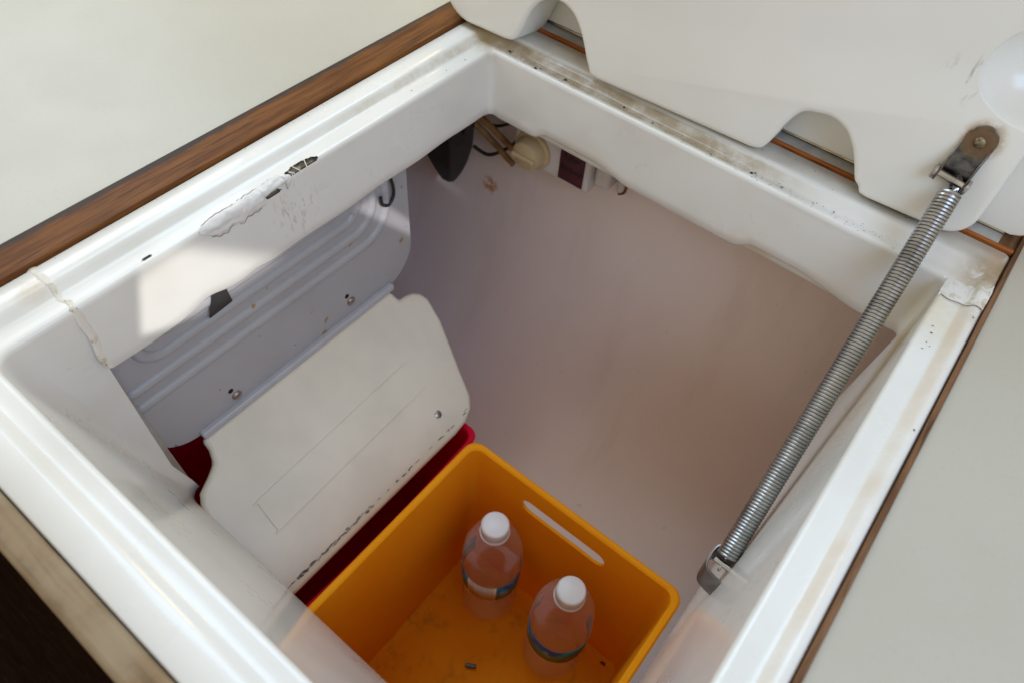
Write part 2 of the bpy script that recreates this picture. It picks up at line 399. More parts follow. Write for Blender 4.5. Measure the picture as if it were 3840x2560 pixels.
def zb_a(kd, t, p):          # bottom of the left/far lip
    if kd == 'l':
        y = p[1]; b = -.0655 + .0016*nz(y*22, 3)
        b += .0065*math.exp(-((y+.345)/.016)**2) + .002*math.exp(-((y+.30)/.01)**2); return b
    if kd in ('f', 'fr'):
        x = p[0]
        b = -.066 + .0022*nz(x*9, 7) + .0085*sstep(x, .058, .075)*(1-sstep(x, .13, .175)) + .0095*sstep(x, .283, .300)*(1-sstep(x, .34, .405)) - .002
        return b
    return -.067
def frame_loops(zb, draft, rb):
    L = []; RI = .006 if zb is zb_a else .012; DEP = .054 if zb is zb_a else .258
    def add(u, z, rad): L.append((u, z, rad))
    add(UO, -.012, .004); add(UO, .0045, .004)
    add({k: UO[k]-.0015 for k in UO}, .006, .004)
    add({k: S1[k]+.0025 for k in UO}, .0062, .006)
    add({k: S1[k] for k in UO}, .0055, .007)
    add({k: S0[k]*.4+S1[k]*.6 for k in UO}, .0034, RI*.9)
    add({k: S0[k]*.8+S1[k]*.2 for k in UO}, .0007, RI*.9)
    add(S0, 0., RI)
    add({k: S0[k]*.78 for k in UO}, -.0001, RI)
    for uu in (.0095, .0086, .0077, .0068, .0059, .0050, .0042): add(same(uu), -.0002, RI)
    add(same(.0034), -.0003, RI); add(same(.0027), -.00045, RI); add(same(.0020), -.0007, RI); add(same(.0013), -.0012, RI); add(same(.0007), -.0020, RI); add(same(.0002), -.0032, RI); add(same(0), -.0045, RI)
    for zz in (-.0055, -.0065, -.0075, -.0085): add({k: -draft[k]*(-zz-.0045)/DEP for k in UO}, zz, RI)
    for q in ((.14, .36, .55, .75, .92) if zb is zb_a else (.05, .2, .4, .6, .8, .95)):
        add({k: -draft[k]*q for k in UO}, (lambda q: lambda kd, t, p: -.0045+(zb(kd, t, p)+.008+.0045)*q)(q), RI)
    add({k: -draft[k] for k in UO}, lambda kd, t, p: zb(kd, t, p)+.004, RI)
    add({k: -draft[k]+.0025 for k in UO}, lambda kd, t, p: zb(kd, t, p)+.0008, RI)
    add({k: -draft[k]+.006 for k in UO}, lambda kd, t, p: zb(kd, t, p), RI)
    add({k: -draft[k]+.013 for k in UO}, lambda kd, t, p: zb(kd, t, p)+.002, RI)
    add({k: -draft[k]+.018 for k in UO}, lambda kd, t, p: zb(kd, t, p)+.012, RI)
    add({k: -draft[k]*.06+.018 for k in UO}, -.016, RI)
    return L
def build_frame(name, stations, zb, draft, parent, cut=None):
    L = frame_loops(zb, draft, 0); n = len(stations); V = []; F = []
    for (u, z, rad) in L: V += loop_pts(u, z, rad, stations)
    for i in range(len(L)-1):
        for j in range(n-1):
            q = (i*n+j, i*n+j+1, (i+1)*n+j+1, (i+1)*n+j)
            if cut:
                c = sum((Vector(V[a]) for a in q), Vector())/4
                if cut(c, i): continue
            F.append(q)
    for e in (0, n-1): F.append(tuple(i*n+e for i in range(len(L))))
    return obj(name, V, F, M['gel'], parent, angle=60)
frame = empty('hatch_frame', (0, 0, 0))
tag(frame, 'white moulded hatch rim with stepped edge framing the open icebox', 'hatch frame')
def frange(a, b, s):
    n = max(1, int(round(abs(b-a)/s))); return [a+(b-a)*i/n for i in range(n+1)]
SEAM = -.430
st_a = [('l', y) for y in frange(SEAM, -.385, .006)[:-1] + frange(-.385, -.205, .0009)[:-1] + frange(-.205, -.014, .006)]
st_a += [('lf', t) for t in (.0, .2, .4, .6, .8, 1.)]
st_a += [('f', x) for x in frange(.014, .425, .006)] + [('fr', t) for t in (0, .25, .5, .75, 1)] + [('r', -.0135)]
def cut(c, i):      # broken-out bits of the left edge
    if i > 26: return False
    # arclength-like coordinate across the edge: positive outward on top, negative down the wall
    s = -c.x if c.z > -.002 else c.z+.001
    w = nz(c.y*260, c.z*260, c.x*260)*.35 + nz(c.y*700, 5)*.2
    a = ((c.y+.2345)/.0155)**2 + ((s-.0032-(c.y+.2345)*-.03)/.0046)**2
    b = ((c.y+.2655)/.0075)**2 + ((s+.0058)/.0026)**2
    d = ((c.y+.372)/.004)**2 + ((s-.0055)/.0016)**2
    return min(a, b, d) + w < 1
build_frame('moulding', st_a, zb_a, dict(l=.005, f=.006, r=.004, n=.005), frame, cut)
xs_ = frange(.012, .428, .01); pr_ = [(.0045, -.045), (.0035, -.058), (.0030, -.0668), (.0036, -.0695), (.0055, -.0712), (.008, -.0712), (.0105, -.068), (.011, -.05)]
v = [(x, a, b + .0012*nz(x*11, 3)) for x in xs_ for a, b in pr_]; npr = len(pr_)
f = [(i*npr+j, i*npr+j+1, (i+1)*npr+j+1, (i+1)*npr+j) for i in range(len(xs_)-1) for j in range(npr-1)]
obj('inner_lip', v, f, M['gel'], frame, angle=80)
def zb_b(kd, t, p):
    return -.270 + .001*nz(p[0]*12, p[1]*12)
st_b = [('r', y) for y in frange(-.0155, -.46, .012)] + [('rn', t) for t in (0, .25, .5, .75, 1)]
st_b += [('n', x) for x in frange(.42, .02, .012)] + [('nl', t) for t in (0, .2, .4, .6, .8, 1.)] + [('l', y) for y in frange(-.465, SEAM-.0012, .005)]
build_frame('moulding', st_b, zb_b, dict(l=.001, f=.004, r=.021, n=.0535), frame)
# dark core behind the break
v = []; f = []
ys = frange(-.40, -.20, .004)
for y in ys:
    j = .0008*nz(y*300, 2)
    for (x, z) in ((-.014, -.0026+j), (-.0032+j, -.0026+j), (-.0032+j*1.4, -.014), (-.0075, -.016)): v.append((x, y, z))
for i in range(len(ys)-1):
    for kk in range(3): f.append((i*4+kk, i*4+kk+1, i*4+kk+5, i*4+kk+4))
obj('core', v, f, M['foam'], frame, smooth=True)
# putty smeared along the broken edge
v = []; f = []; ys = frange(-.333, -.247, .0009); nn = 15
for i, y in enumerate(ys):
    t = (y+.333)/.086
    env = min(1, t*7)*min(1, (1-t)*9); env = math.sqrt(max(env, 0))
    up_ = (.0075+.0035*nz(y*75, 1)+.0018*nz(y*260, 2))*env*(.75+.25*t); dn = (.0125+.006*nz(y*62, 9)+.0025*nz(y*210, 4))*env
    if -.276 < y < -.254: dn = min(dn, .0035+.001*nz(y*300))
    for kk in range(nn):
        q = -dn+(up_+dn)*kk/(nn-1)
        ed = min(1, min(kk, nn-1-kk)/1.6)
        hgt = (.0017+.0010*nz(y*85, kk*.45)+.0006*nz(y*330, kk*.9))*ed*env+.00005 if 0 < kk < nn-1 else -.0012
        # map q onto the rounded edge
        if q > .0025: p = Vector((-q, y, 0)); n_ = Vector((0, 0, 1))
        elif q < -.0025: p = Vector((.0007, y, q)); n_ = Vector((1, 0, 0))
        else:
            a = (q+.0025)/.005*math.pi/2; p = Vector((-.0025+.0028*math.cos(a), y, -.0025+.0026*math.sin(a))); n_ = Vector((math.cos(a), 0, math.sin(a)))
        v.append(p+n_*hgt)
for i in range(len(ys)-1):
    for kk in range(nn-1): f.append((i*nn+kk, i*nn+kk+1, (i+1)*nn+kk+1, (i+1)*nn+kk))
o = obj('putty_patch', v, f, M['putty'], frame, angle=180); o['label'] = 'rough white putty smeared over the broken rim edge'
for (yy0, yy1, side_) in ((-.328, -.298, 1), (-.294, -.262, 1), (-.325, -.306, -1), (-.301, -.279, -1)):
    P = []
    for y in frange(yy0, yy1, .0015):
        t = (y+.333)/.086; env = math.sqrt(max(0, min(1, t*7)*min(1, (1-t)*9)))
        if side_ > 0: q = (.0075+.0035*nz(y*75, 1)+.0018*nz(y*260, 2))*env*(.75+.25*t); P.append((-q-.0001, y, .0002))
        else: q = (.0125+.006*nz(y*62, 9)+.0025*nz(y*210, 4))*env; P.append((.0011, y, -q-.0001))
    tube('crack_line', P, lambda t: .00018+.00022*abs(nz(t*9, yy0*50)), M['caulkline'], frame, 5)
# glass threads across the larger hole
for (y0, a, y1, b) in ((-.240, .008, -.2375, -.001), (-.2275, .0075, -.2315, -.001), (-.246, .004, -.243, .0005)):
    tube('fibre', [(-a, y0, .0002), (-(a+b)/2, (y0+y1)/2, -.0006), (-b, y1, -.0012)], .0004, M['putty'], frame, 5)
# dirty caulk smeared across the joints, laid over the stepped profile
def smear(name, P, ctr, halfw, hgt, mat, seed, axis_y=True):
    v = []; f = []; P = spline(P, 6); nn = 13
    for i, p in enumerate(P):
        a = P[max(i-1, 0)]; b = P[min(i+1, len(P)-1)]; t = (b-a).normalized(); nrm = Vector((0, 1, 0)).cross(t); 
        if nrm.x + nrm.z < 0: nrm = -nrm
        hw = halfw*(1+.5*nz(i*.16, seed)+.22*nz(i*.5, seed+3)); off = .0028*nz(i*.14, seed+7)
        for kk in range(nn):
            q = -1+2*kk/(nn-1); e = min(1, (1-abs(q))*1.5); e = e*e*(3-2*e)
            h = -.0005+(hgt+.0006+hgt*.9*nz(i*.5, kk*.5, seed)+hgt*.5*nz(i*1.4, kk*1.3, seed))*e
            v.append(p + Vector((0, off+q*hw, 0)) + nrm*h)
    for i in range(len(P)-1):
        for kk in range(nn-1): f.append((i*nn+kk, i*nn+kk+1, (i+1)*nn+kk+1, (i+1)*nn+kk))
    return obj(name, v, f, mat, frame, angle=180)
def dirty(name, white, brown, lo, hi):
    k = NT(name); n1 = k.noise(75, 5, .65); n2 = k.noise(260, 4, .7)
    c = k.mix(k.ramp(n1, lo, hi), white, brown); c = k.mix(k.math('MULTIPLY', k.ramp(n2, .62, .70), .8), c, (.10, .065, .035))
    k.P(Base_Color=c, Roughness=.6); k.bump(n2, .3, .001); return k.m
PL = [(-.0463, SEAM, .0058), (-.040, SEAM, .0062), (-.0275, SEAM, .0062), (-.0240, SEAM, .0050), (-.0195, SEAM, .0010), (-.017, SEAM, .0001), (-.010, SEAM, -.0002), (-.0034, SEAM, -.0003), (-.0013, SEAM, -.0012), (.0003, SEAM, -.0045), (.0018, SEAM, -.020), (.0034, SEAM, -.042), (.0048, SEAM, -.060)]
smear('caulk_seam', PL, SEAM, .0032, .0003, dirty('dirty_caulk_smear', (.72, .69, .62), (.50, .40, .27), .45, .66), 2)
PR = [(.4403, -.008, -.0008), (.4445, -.008, -.0001), (.4550, -.008, .0001), (.4590, -.008, .0016), (.4628, -.008, .0052), (.4660, -.008, .0062), (.4700, -.008, .0060)]
smear('corner_filler', PR, -.008, .0125, .0007, dirty('dirty_filler', (.72, .70, .65), (.46, .37, .24), .48, .70), 9)
tube('crack', spline([(.4415, -.0205, .0005), (.448, -.0225, .0007), (.454, -.0218, .0012), (.459, -.024, .0035), (.464, -.0225, .0064), (.470, -.024, .0064)], 5), .00032, M['caulkline'], frame, 5)

# ------------------------------------------------------------------ wood trims
def strip(name, x0, x1, y0, y1, z0, z1, mat, label, bev=.0015):
    o = box(name, x0, x1, y0, y1, z0, z1, mat, bevel=bev); return tag(o, label, 'trim')
strip('wood_trim', -.0796, -.0468, -.5265, .30, -.012, .0085, M['teak'], 'wide reddish teak strip with blackened edge beside the beige counter')
strip('wood_trim', .4709, .4744, -.5265, .30, -.012, .0075, M['teak_thin'], 'thin worn teak strip between the white rim and the right-hand counter', .0008)
strip('wood_trim', -.0460, .4700, .0508, .0545, -.012, .0078, M['teak_far'], 'narrow orange-brown teak strip along the far rim under the lid', .0006)
strip('wood_trim', -2.2, 2.2, -.5445, -.5270, -.034, .0080, M['teak_near'], 'dusty worn wooden counter edge nearest the viewer', .004)
struct(obj('counter_joint', *box_data(-.0815, -.0797, -.52, .30, -.012, .0042), M['joint'], smooth=False))
struct(obj('counter_joint', *box_data(.4588, .4706, .0550, .105, -.012, .0045), M['teak_thin'], smooth=False))

# ------------------------------------------------------------------ icebox lining
lin_o = empty('icebox_lining', (.1, -.2, -.52)); tag(lin_o, 'off-white interior walls of the deep icebox curving down behind the crates', 'icebox')
def pl(name, v, f, mat=M['wall'], **kw):
    o = obj(name, v, f, mat, None, **kw); o.parent = lin_o; o.matrix_parent_inverse = Matrix.Translation(-Vector(lin_o.location)); return o
prof = [(.0785, -.012), (.078, -.06), (.0765, -.12), (.072, -.18), (.066, -.24), (.056, -.30), (.040, -.355), (.016, -.405), (-.018, -.448), (-.062, -.480), (-.112, -.501), (-.165, -.511), (-.22, -.515), (-.30, -.516), (-.52, -.516)]
pp = spline([(0, a, b) for a, b in prof], 4)
xs = frange(-.30, .60, .03)
def cornered(p, x):
    return p
v = [(x, p.y, p.z) for p in pp for x in xs]; n = len(xs)
f = [(i*n+j, i*n+j+1, (i+1)*n+j+1, (i+1)*n+j) for i in range(len(pp)-1) for j in range(n-1)]
pl('wall', v, f, angle=180)
def side(x):
    V = [(x, p.y, p.z) for p in pp] + [(x, -.52, -.012)]
    return V, [tuple(range(len(V)))]
pl('wall', *side(.60), smooth=False); pl('wall', *side(-.30), smooth=False)
pl('wall', [(-.30, -.52, -.516), (.60, -.52, -.516), (.60, -.52, -.016), (-.30, -.52, -.016)], [(0, 1, 2, 3)], smooth=False)
# underside of the counter round the opening closes the box
pl('ceiling', [(-.30, -.52, -.0165), (-.012, -.52, -.0165), (-.012, .08, -.0165), (-.30, .08, -.0165), (-.012, .012, -.0165), (.60, .012, -.0165), (.60, .08, -.0165), (-.012, .08, -.0164), (.458, .012, -.0164), (.60, .012, -.0164), (.60, -.52, -.0164), (.458, -.52, -.0164)],
   [(0, 1, 2, 3), (4, 5, 6, 7), (8, 9, 10, 11)], smooth=False)

# ------------------------------------------------------------------ lid
la, lp = R(3.2), R(12)
LO = Vector((-.08, .003, .011)); LX = Vector((math.cos(la), math.sin(la), 0)); LYb = Vector((-math.sin(la), math.cos(la), 0))
LS = LYb*math.sin(lp) + Vector((0, 0, 1))*math.cos(lp); LN = LX.cross(LS)
lid = empty('lid'); mm = Matrix((LX, LS, LN)).transposed().to_4x4(); mm.translation = LO; lid.matrix_world = mm
tag(lid, 'raised white plastic lid with two arched cut-outs standing open behind the rim', 'lid')
def L(name, v, f, mat, **kw): return obj(name, v, f, mat, lid, **kw)
def arc(cx, cy, r, a0, a1, n): return [(cx+r*math.cos(R(a0+(a1-a0)*i/n)), cy+r*math.sin(R(a0+(a1-a0)*i/n))) for i in range(n+1)]
TH = .040; TOP = .46
def notch(x0, x1, h):
    w = x1-x0
    P = [(x0-.010, -.0002), (x0-.003, .0012), (x0+.0015, .005), (x0+.006, .016), (x0+.0105, .030), (x0+.018, .042), (x0+.030, h-.0008), (x0+.040, h),
         (x0+.052, h-.004), (x0+.062, h-.013), (x0+.070, h-.025), (x0+.0765, h-.037), (x1, .006), (x1+.0035, .0012), (x1+.010, -.0002)]
    return [(p.x, p.y) for p in spline([(a, b, 0) for a, b in P], 4)]
outl = notch(.0975, .1785, .0500) + notch(.349, .430, .0465) + arc(.517-.020, .020, .020, -90, 0, 8) + arc(.517-.03, TOP-.03, .03, 0, 90, 8) + arc(.0095+.035, TOP-.035, .035, 90, 180, 8) + arc(.0095+.036, .036, .036, 180, 270, 10)
def extrude_poly(P, z0, z1):
    n = len(P); v = [(a, b, z0) for a, b in P] + [(a, b, z1) for a, b in P]
    f = [tuple(range(n))[::-1], tuple(range(n, 2*n))] + [(i, (i+1) % n, n+(i+1) % n, n+i) for i in range(n)]
    return v, f
v, f = extrude_poly(outl, -TH, 0)
v = [(a, b, c if c > -.001 else -(.0585-.0555*a)) for a, b, c in v]
tmp = obj('tmp_liner', v, f, None, bevel=.0055, seg=4)
# finger scoop at the right-hand side, cut from the body
bm = bmesh.new(); bmesh.ops.create_uvsphere(bm, u_segments=48, v_segments=32, radius=1)
me = bpy.data.meshes.new('tmp'); bm.to_mesh(me); bm.free(); cutter = bpy.data.objects.new('tmp_cut', me); C.objects.link(cutter)
cutter.scale = (.060, .039, .040); cutter.location = (.521, .1265, .004); cutter.rotation_euler = (0, 0, R(12))
bo = tmp.modifiers.new('b', 'BOOLEAN'); bo.object = cutter; bo.operation = 'DIFFERENCE'; bo.solver = 'EXACT'
b2 = tmp.modifiers.new('b2', 'BEVEL'); b2.width = .004; b2.segments = 3; b2.limit_method = 'ANGLE'; b2.angle_limit = R(40)
bpy.context.view_layer.update()
dg = bpy.context.evaluated_depsgraph_get(); me = bpy.data.meshes.new_from_object(tmp.evaluated_get(dg))
bpy.data.objects.remove(tmp); bpy.data.objects.remove(cutter)
me.name = 'liner'; me.materials.clear(); finish('liner', me, M['lid'], lid, angle=32)
ml = lid.matrix_world.inverted()
def Lw(name, v, f, mat, **kw):
    return obj(name, [ml @ Vector(p) for p in v], f, mat, lid, **kw)
pan = [(-.088, .0), (.474-.012, .0)] + arc(.474-.012, .012, .012, -90, 0, 6) + [(.474, .5), (-.088, .5)]
pv, pf = extrude_poly(pan, 0, .016)
pv = [Vector((a, .0665, .0105)) + Vector((0, math.sin(lp), math.cos(lp)))*b + Vector((0, math.cos(lp), -math.sin(lp)))*c for a, b, c in pv]
Lw('panel', pv, pf, M['lid'], bevel=.0012, seg=2)
Lw('hinge_leaf', *box_data(-.040, .458, .0560, .0690, .001, .0066), M['leaf'], bevel=.0005)
Lw('hinge_pin', *tube_data([(-.04, .0712, .0070), (.458, .0712, .0070)], .0022, 10), M['brass'])

# ------------------------------------------------------------------ spring with brackets
spr = empty('lid_spring'); tag(spr, 'long coiled steel tension spring with two brackets holding the lid open', 'spring')
def lidp(x, s, n): return LO + LX*x + LS*s + LN*n
top = lidp(.4895, .034, .011); bot = Vector((.4205, -.218, -.150))
ax = (bot-top).normalized(); Ls = (bot-top).length
u = ax.orthogonal().normalized(); w = ax.cross(u)
turns = 116; per = 22; path = []
for i in range(turns*per+1):
    a = 2*math.pi*i/per; q = Ls*i/(turns*per); path.append(top + ax*q + (u*math.cos(a)+w*math.sin(a))*.00695)
tube('coil', path, .00142, M['steel'], spr, 7)
# hook ends of the wire
def eye(name, base, dirv, side_, r):
    pts = [base + dirv*(-.006) + side_*.0 for _ in (0,)]
    for i in range(15):
        a = R(-60+300*i/14); pts.append(base + dirv*(.007+r*math.sin(a)) + side_*(r*math.cos(a)))
    tube(name, pts, .0013, M['pin'], spr, 7)
eye('hook', top, -ax, LN.cross(ax).normalized()*.5 + LN*.5, .0055)
eye('hook', bot, ax, Vector((0, 1, 0)), .0038)
# upper bracket : U-channel on the lid
br = bpy.data.objects.new('bracket', None)
def chan():
    P = [(0, 0), ]
    V = []; F = []
    # back plate outline in lid coords, rounded at the top, tapering down
    rot = R(-7); cx, cy = .488, .071
    pts = [(-.0108, -.034), (.0108, -.034), (.0108, 0)] + [(.0108*math.cos(R(a)), .0120*math.sin(R(a))) for a in range(15, 180, 15)] + [(-.0108, 0)]
    pts = [(cx+a*math.cos(rot)-b*math.sin(rot), cy+a*math.sin(rot)+b*math.cos(rot)) for a, b in pts]
    v, f = extrude_poly(pts, .0004, .0020); V += v; F += f
    for sx in (-1, 1):
        e = [(sx*.0108, -.034, .0020), (sx*.0108, -.002, .0020), (sx*.0108, -.014, .0065), (sx*.0108, -.026, .0125), (sx*.0108, -.034, .0125)]
        vv = []
        for off in (0, -sx*.0014):
            for a, b, c in e:
                a2 = a+off; vv.append((cx+a2*math.cos(rot)-b*math.sin(rot), cy+a2*math.sin(rot)+b*math.cos(rot), c-.0001))
        b0 = len(V); V += vv; nn = len(e)
        F += [tuple(b0+i for i in range(nn)), tuple(b0+nn+i for i in range(nn))[::-1]] + [(b0+i, b0+(i+1) % nn, b0+nn+(i+1) % nn, b0+nn+i) for i in range(nn)]
    return V, F, rot, cx, cy
V, F, rot, cx, cy = chan()
ub = obj('upper_bracket', V, F, M['bsteel'], spr, smooth=True, angle=30, bevel=.0004, seg=2); ub.matrix_world = mm
ub['label'] = 'steel channel bracket with a rusty rivet hole screwed to the lid'
def child_lid(name, v, f, mat, par, **kw):
    o = obj(name, v, f, mat, par, **kw); o.matrix_world = mm; return o
def bl(a, b, c): return (cx+a*math.cos(rot)-b*math.sin(rot), cy+a*math.sin(rot)+b*math.cos(rot), c)
rv, rf = lathe_data([(.0001, .0035), (.0022, .0034), (.0036, .0028), (.0042, .0018), (.0042, .0004)], 20)
rv = [(cx+a, cy+b-.0005, c+.0004) for a, b, c in rv]
bpy.context.view_layer.update()
def sub(name, v, f, mat, par, lidspace=True, **kw):
    o = obj(name, v, f, mat, par, **kw)
    o.parent = par
    if lidspace: o.matrix_parent_inverse = Matrix.Identity(4)
    return o
sub('rivet', rv, rf, plain('old_rivet', (.30, .24, .15), .4, .7, var=.3, scale=300), ub)
sub('pin', *tube_data([bl(-.0135, -.029, .0088), bl(.0135, -.029, .0088)], .0029, 14), M['pin'], ub)
for sx in (-1, 1):
    sub('pin_head', *tube_data([bl(sx*.0112, -.029, .0088), bl(sx*.0130, -.029, .0088), bl(sx*.0136, -.029, .0088)], lambda t: .0058 if t < .9 else .0045, 18), M['screw'], ub)
# lower bracket on the right-hand wall: bent strap with wall flange
lb = empty('tmpx')
bpy.data.objects.remove(lb)
bx, by, bz = .4215, -.224, -.158
def strap(pts, width_vec, th):
    V = []; F = []; wv = Vector(width_vec)
    P = [Vector(p) for p in pts]
    for i, p in enumerate(P):
        a = P[max(i-1, 0)]; b = P[min(i+1, len(P)-1)]; t = (b-a).normalized(); nrm = t.cross(wv.normalized()).normalized()*th/2
        V += [p+wv/2+nrm, p-wv/2+nrm, p-wv/2-nrm, p+wv/2-nrm]
    for i in range(len(P)-1):
        for kx in range(4): F.append((i*4+kx, i*4+(kx+1) % 4, (i+1)*4+(kx+1) % 4, (i+1)*4+kx))
    F += [(3, 2, 1, 0), tuple(len(P)*4-4+i for i in range(4))]
    return V, F
# wall at this depth: x ~ .44-.021*(.15/.27)
wx = .4315
U = [(wx-.0005, by+.034, bz+.010), (wx-.001, by+.020, bz+.006), (wx-.003, by+.0125, bz+.003), (wx-.011, by+.0118, bz+.001), (wx-.0195, by+.009, bz-.002), (wx-.0215, by+.0, bz-.004), (wx-.0195, by-.010, bz-.007), (wx-.011, by-.0125, bz-.009), (wx-.004, by-.0135, bz-.010), (wx-.0015, by-.019, bz-.012), (wx-.001, by-.031, bz-.016)]
lbk = obj('lower_bracket', *strap(spline(U, 4), Vector((0, .006, .017)), .0016), M['lsteel'], spr, angle=50, bevel=.0003, seg=2)
lbk['label'] = 'bent steel bracket screwed to the right inner wall'
tube_pin = obj('pin', *tube_data([(wx-.018, by, bz+.006), (wx-.002, by+.0, bz+.004)], .0026, 12), M['pin'], lbk)
for (yy, zz) in ((by+.028, bz+.0085), (by-.026, bz-.0145)):
    obj('screw', *tube_data([(wx+.001, yy, zz), (wx-.0020, yy, zz), (wx-.0032, yy, zz)], lambda t: .004 if t < .9 else .0022, 14), M['screw'], lbk)

# ------------------------------------------------------------------ freezer compartment on the left
fz = empty('freezer_box', (-.02, -.26, -.23)); tag(fz, 'ribbed evaporator plate with a drop-down cream door under the left rim', 'freezer')
def fo(name, v, f, mat, **kw):
    o = obj(name, v, f, mat, None, **kw); o.parent = fz; o.matrix_parent_inverse = Matrix.Translation(-Vector(fz.location)); return o
PX = -.020; HZ = -.2308
y0, y1, z0, z1 = -.432, -.1035, -.2325, -.035
pol = arc(y1-.045, z0+.045, .045, -90, 0, 12) + [(y1, z1), (y0, z1)] + arc(y0+.045, z0+.045, .045, 180, 270, 12)
n = len(pol); v = [(PX, a, b) for a, b in pol] + [(PX-.0025, a, b) for a, b in pol]
f = [tuple(range(n)), tuple(range(n, 2*n))[::-1]] + [(i, (i+1) % n, n+(i+1) % n, n+i) for i in range(n)]
fo('evaporator_plate', v, f, M['evap'], bevel=.0008, seg=2)
def rib(name, zl, yr, yl, rad, zt=-.035):
    P = []
    if yl > -.43:
        P += [(PX-.001, yl, zt)] + [(PX-.001, a, b) for a, b in arc(yl+rad, zl+rad, rad, 180, 270, 8)]
    else: P += [(PX-.001, -.431, zl)]
    P += [(PX-.001, y, zl) for y in frange(yl+rad+.01 if yl > -.43 else -.42, yr-rad-.006, .02)]
    P += [(PX-.001, a, b) for a, b in arc(yr-rad, zl+rad, rad, 270, 360, 8)] + [(PX-.001, yr, zt)]
    fo(name, [(a-.0008, b, c) for a, b, c in tube_data(P, .0058, 12)[0]], tube_data(P, .0058, 12)[1], M['evap'], angle=180)
rib('rib', -.148, -.135, -.46, .035); rib('rib', -.1275, -.152, -.46, .028); rib('rib', -.107, -.170, -.405, .02); rib('rib', -.087, -.19, -.385, .015)
# back of the compartment
fo('housing', *box_data(-.21, -.0235, -.428, -.112, -.222, -.034), M['evap'], bevel=.012, seg=4)
for (yy, zz) in ((-.1964, -.2095), (-.3456, -.216)):
    o = fo('screw', *tube_data([(PX-.001, yy, zz), (PX+.0012, yy, zz), (PX+.0026, yy, zz), (PX+.0033, yy, zz)], lambda t: (.0052, .0052, .0038, .0015)[min(3, int(t*3+.01))], 18), M['screw'])
    fo('hole', *tube_data([(PX-.001, yy-.004, zz+.011), (PX+.0003, yy-.004, zz+.011)], .0028, 14), plain('hole_dark', (.02, .004, .004), .9))
fo('hinge_strip', *box_data(PX-.001, PX+.0065, -.392, -.140, HZ-.003, HZ+.0055), M['evap_trim'], bevel=.002, seg=3)
# door, hinged along the lower edge, hanging at an angle
td = R(36); DX = Vector((math.cos(td), 0, -math.sin(td))); DN = Vector((math.sin(td), 0, math.cos(td)))
DO = Vector((PX+.004, 0, HZ-.002))
def dp(y, l, h): p = DO + DX*l + DN*h; return (p.x, y, p.z)
dpol = [(-.145, 0.0), (-.1435, .008), (-.1425, .0145), (-.134, .0150)] + [(-.1245, .0172), (-.1165, .0235), (-.1125, .034)] + [(-.117, .062), (-.128, .095), (-.1385, .125), (-.1425, .138), (-.1465, .150), (-.156, .1615), (-.172, .1685), (-.190, .1705)]
dpol += [(-.420, .1705), (-.470, .166), (-.477, .154), (-.478, .138), (-.472, .105), (-.452, .080), (-.437, .062), (-.433, .048), (-.426, .038), (-.412, .031), (-.400, .024), (-.395, .012), (-.394, 0)]
def door_part(name, poly, h0, h1, mat, par=None, **kw):
    n = len(poly); v = [dp(a, b, h1) for a, b in poly] + [dp(a, b, h0) for a, b in poly]
    f = [tuple(range(n)), tuple(range(n, 2*n))[::-1]] + [(i, (i+1) % n, n+(i+1) % n, n+i) for i in range(n)]
    o = obj(name, v, f, mat, None, **kw); o.parent = par or fz; o.matrix_parent_inverse = Matrix.Translation(-Vector(fz.location)); return o
door = door_part('door', dpol, -.010, 0, M['door'], bevel=.0045, seg=4)
door['label'] = 'cream plastic freezer door hanging open with a faint moulded rectangle'
def ring(P, wd):
    out = []; n = len(P)
    return out
rect = []
for (cy_, cl_, a0) in ((-.1935, .0735, 90), (-.1935, .1035, 0), (-.391, .1075, -90), (-.391, .0805, 180)):
    pass
rp = spline([(a, b, 0) for a, b in [(-.190, .0715), (-.1855, .0735), (-.186, .088), (-.1885, .1025), (-.193, .1065), (-.29, .1095), (-.392, .1130), (-.3965, .1105), (-.396, .095), (-.3945, .0805), (-.391, .0775), (-.29, .0745)]], 6)
o = door_part('emboss', [(p.x, p.y) for p in rp[:-1]], -.002, .0014, M['door'], None, bevel=.0008, seg=2); o.parent = door; o.matrix_parent_inverse = Matrix.Identity(4)
sp = Vector(dp(-.1925, .139, 0))
o = obj('screw', *tube_data([sp-DN*.001, sp+DN*.0008, sp+DN*.0014], lambda t: .0042 if t < .9 else .003, 16), M['screw'], None); o.parent = door
# mildew line along the lower edge
v = []; f = []
for i in range(95):
    y = random.choice([random.uniform(-.425, -.16), random.gauss(-.40, .012), random.gauss(-.35, .02)])
    if not -.432 < y < -.155: continue
    l = .1605 + random.gauss(0, .0007) - max(0, y+.17)*.5; a = random.uniform(.0015, .0042); b = random.uniform(.0003, .0009); b0 = len(v)
    for q in range(7):
        an = 2*math.pi*q/7; v.append(dp(y+a*math.cos(an)*random.uniform(.6, 1.2), l+b*math.sin(an), .00025+random.random()*.0001))
    f.append(tuple(b0+q for q in range(7)))
o = obj('mildew', v, f, M['mildew'], None, smooth=False); o.parent = door; o['kind'] = 'stuff'
# small dark grey triangular piece in the notch of the lip
wedge = obj('dark_wedge', [(PX+.004, -.344, -.0995), (PX+.004, -.320, -.0975), (PX+.004, -.3235, -.060), (PX+.004, -.326, -.060), (PX+.0065, -.344, -.0995), (PX+.0065, -.320, -.0975), (PX+.0065, -.3235, -.060), (PX+.0065, -.326, -.060)],
           [(0, 1, 2, 3), (7, 6, 5, 4), (0, 4, 5, 1), (1, 5, 6, 2), (2, 6, 7, 3), (3, 7, 4, 0)], plain('dark_grey_wedge', (.035, .035, .037), .5), None, bevel=.001)
wedge.parent = fz; wedge.matrix_parent_inverse = Matrix.Translation(-Vector(fz.location))

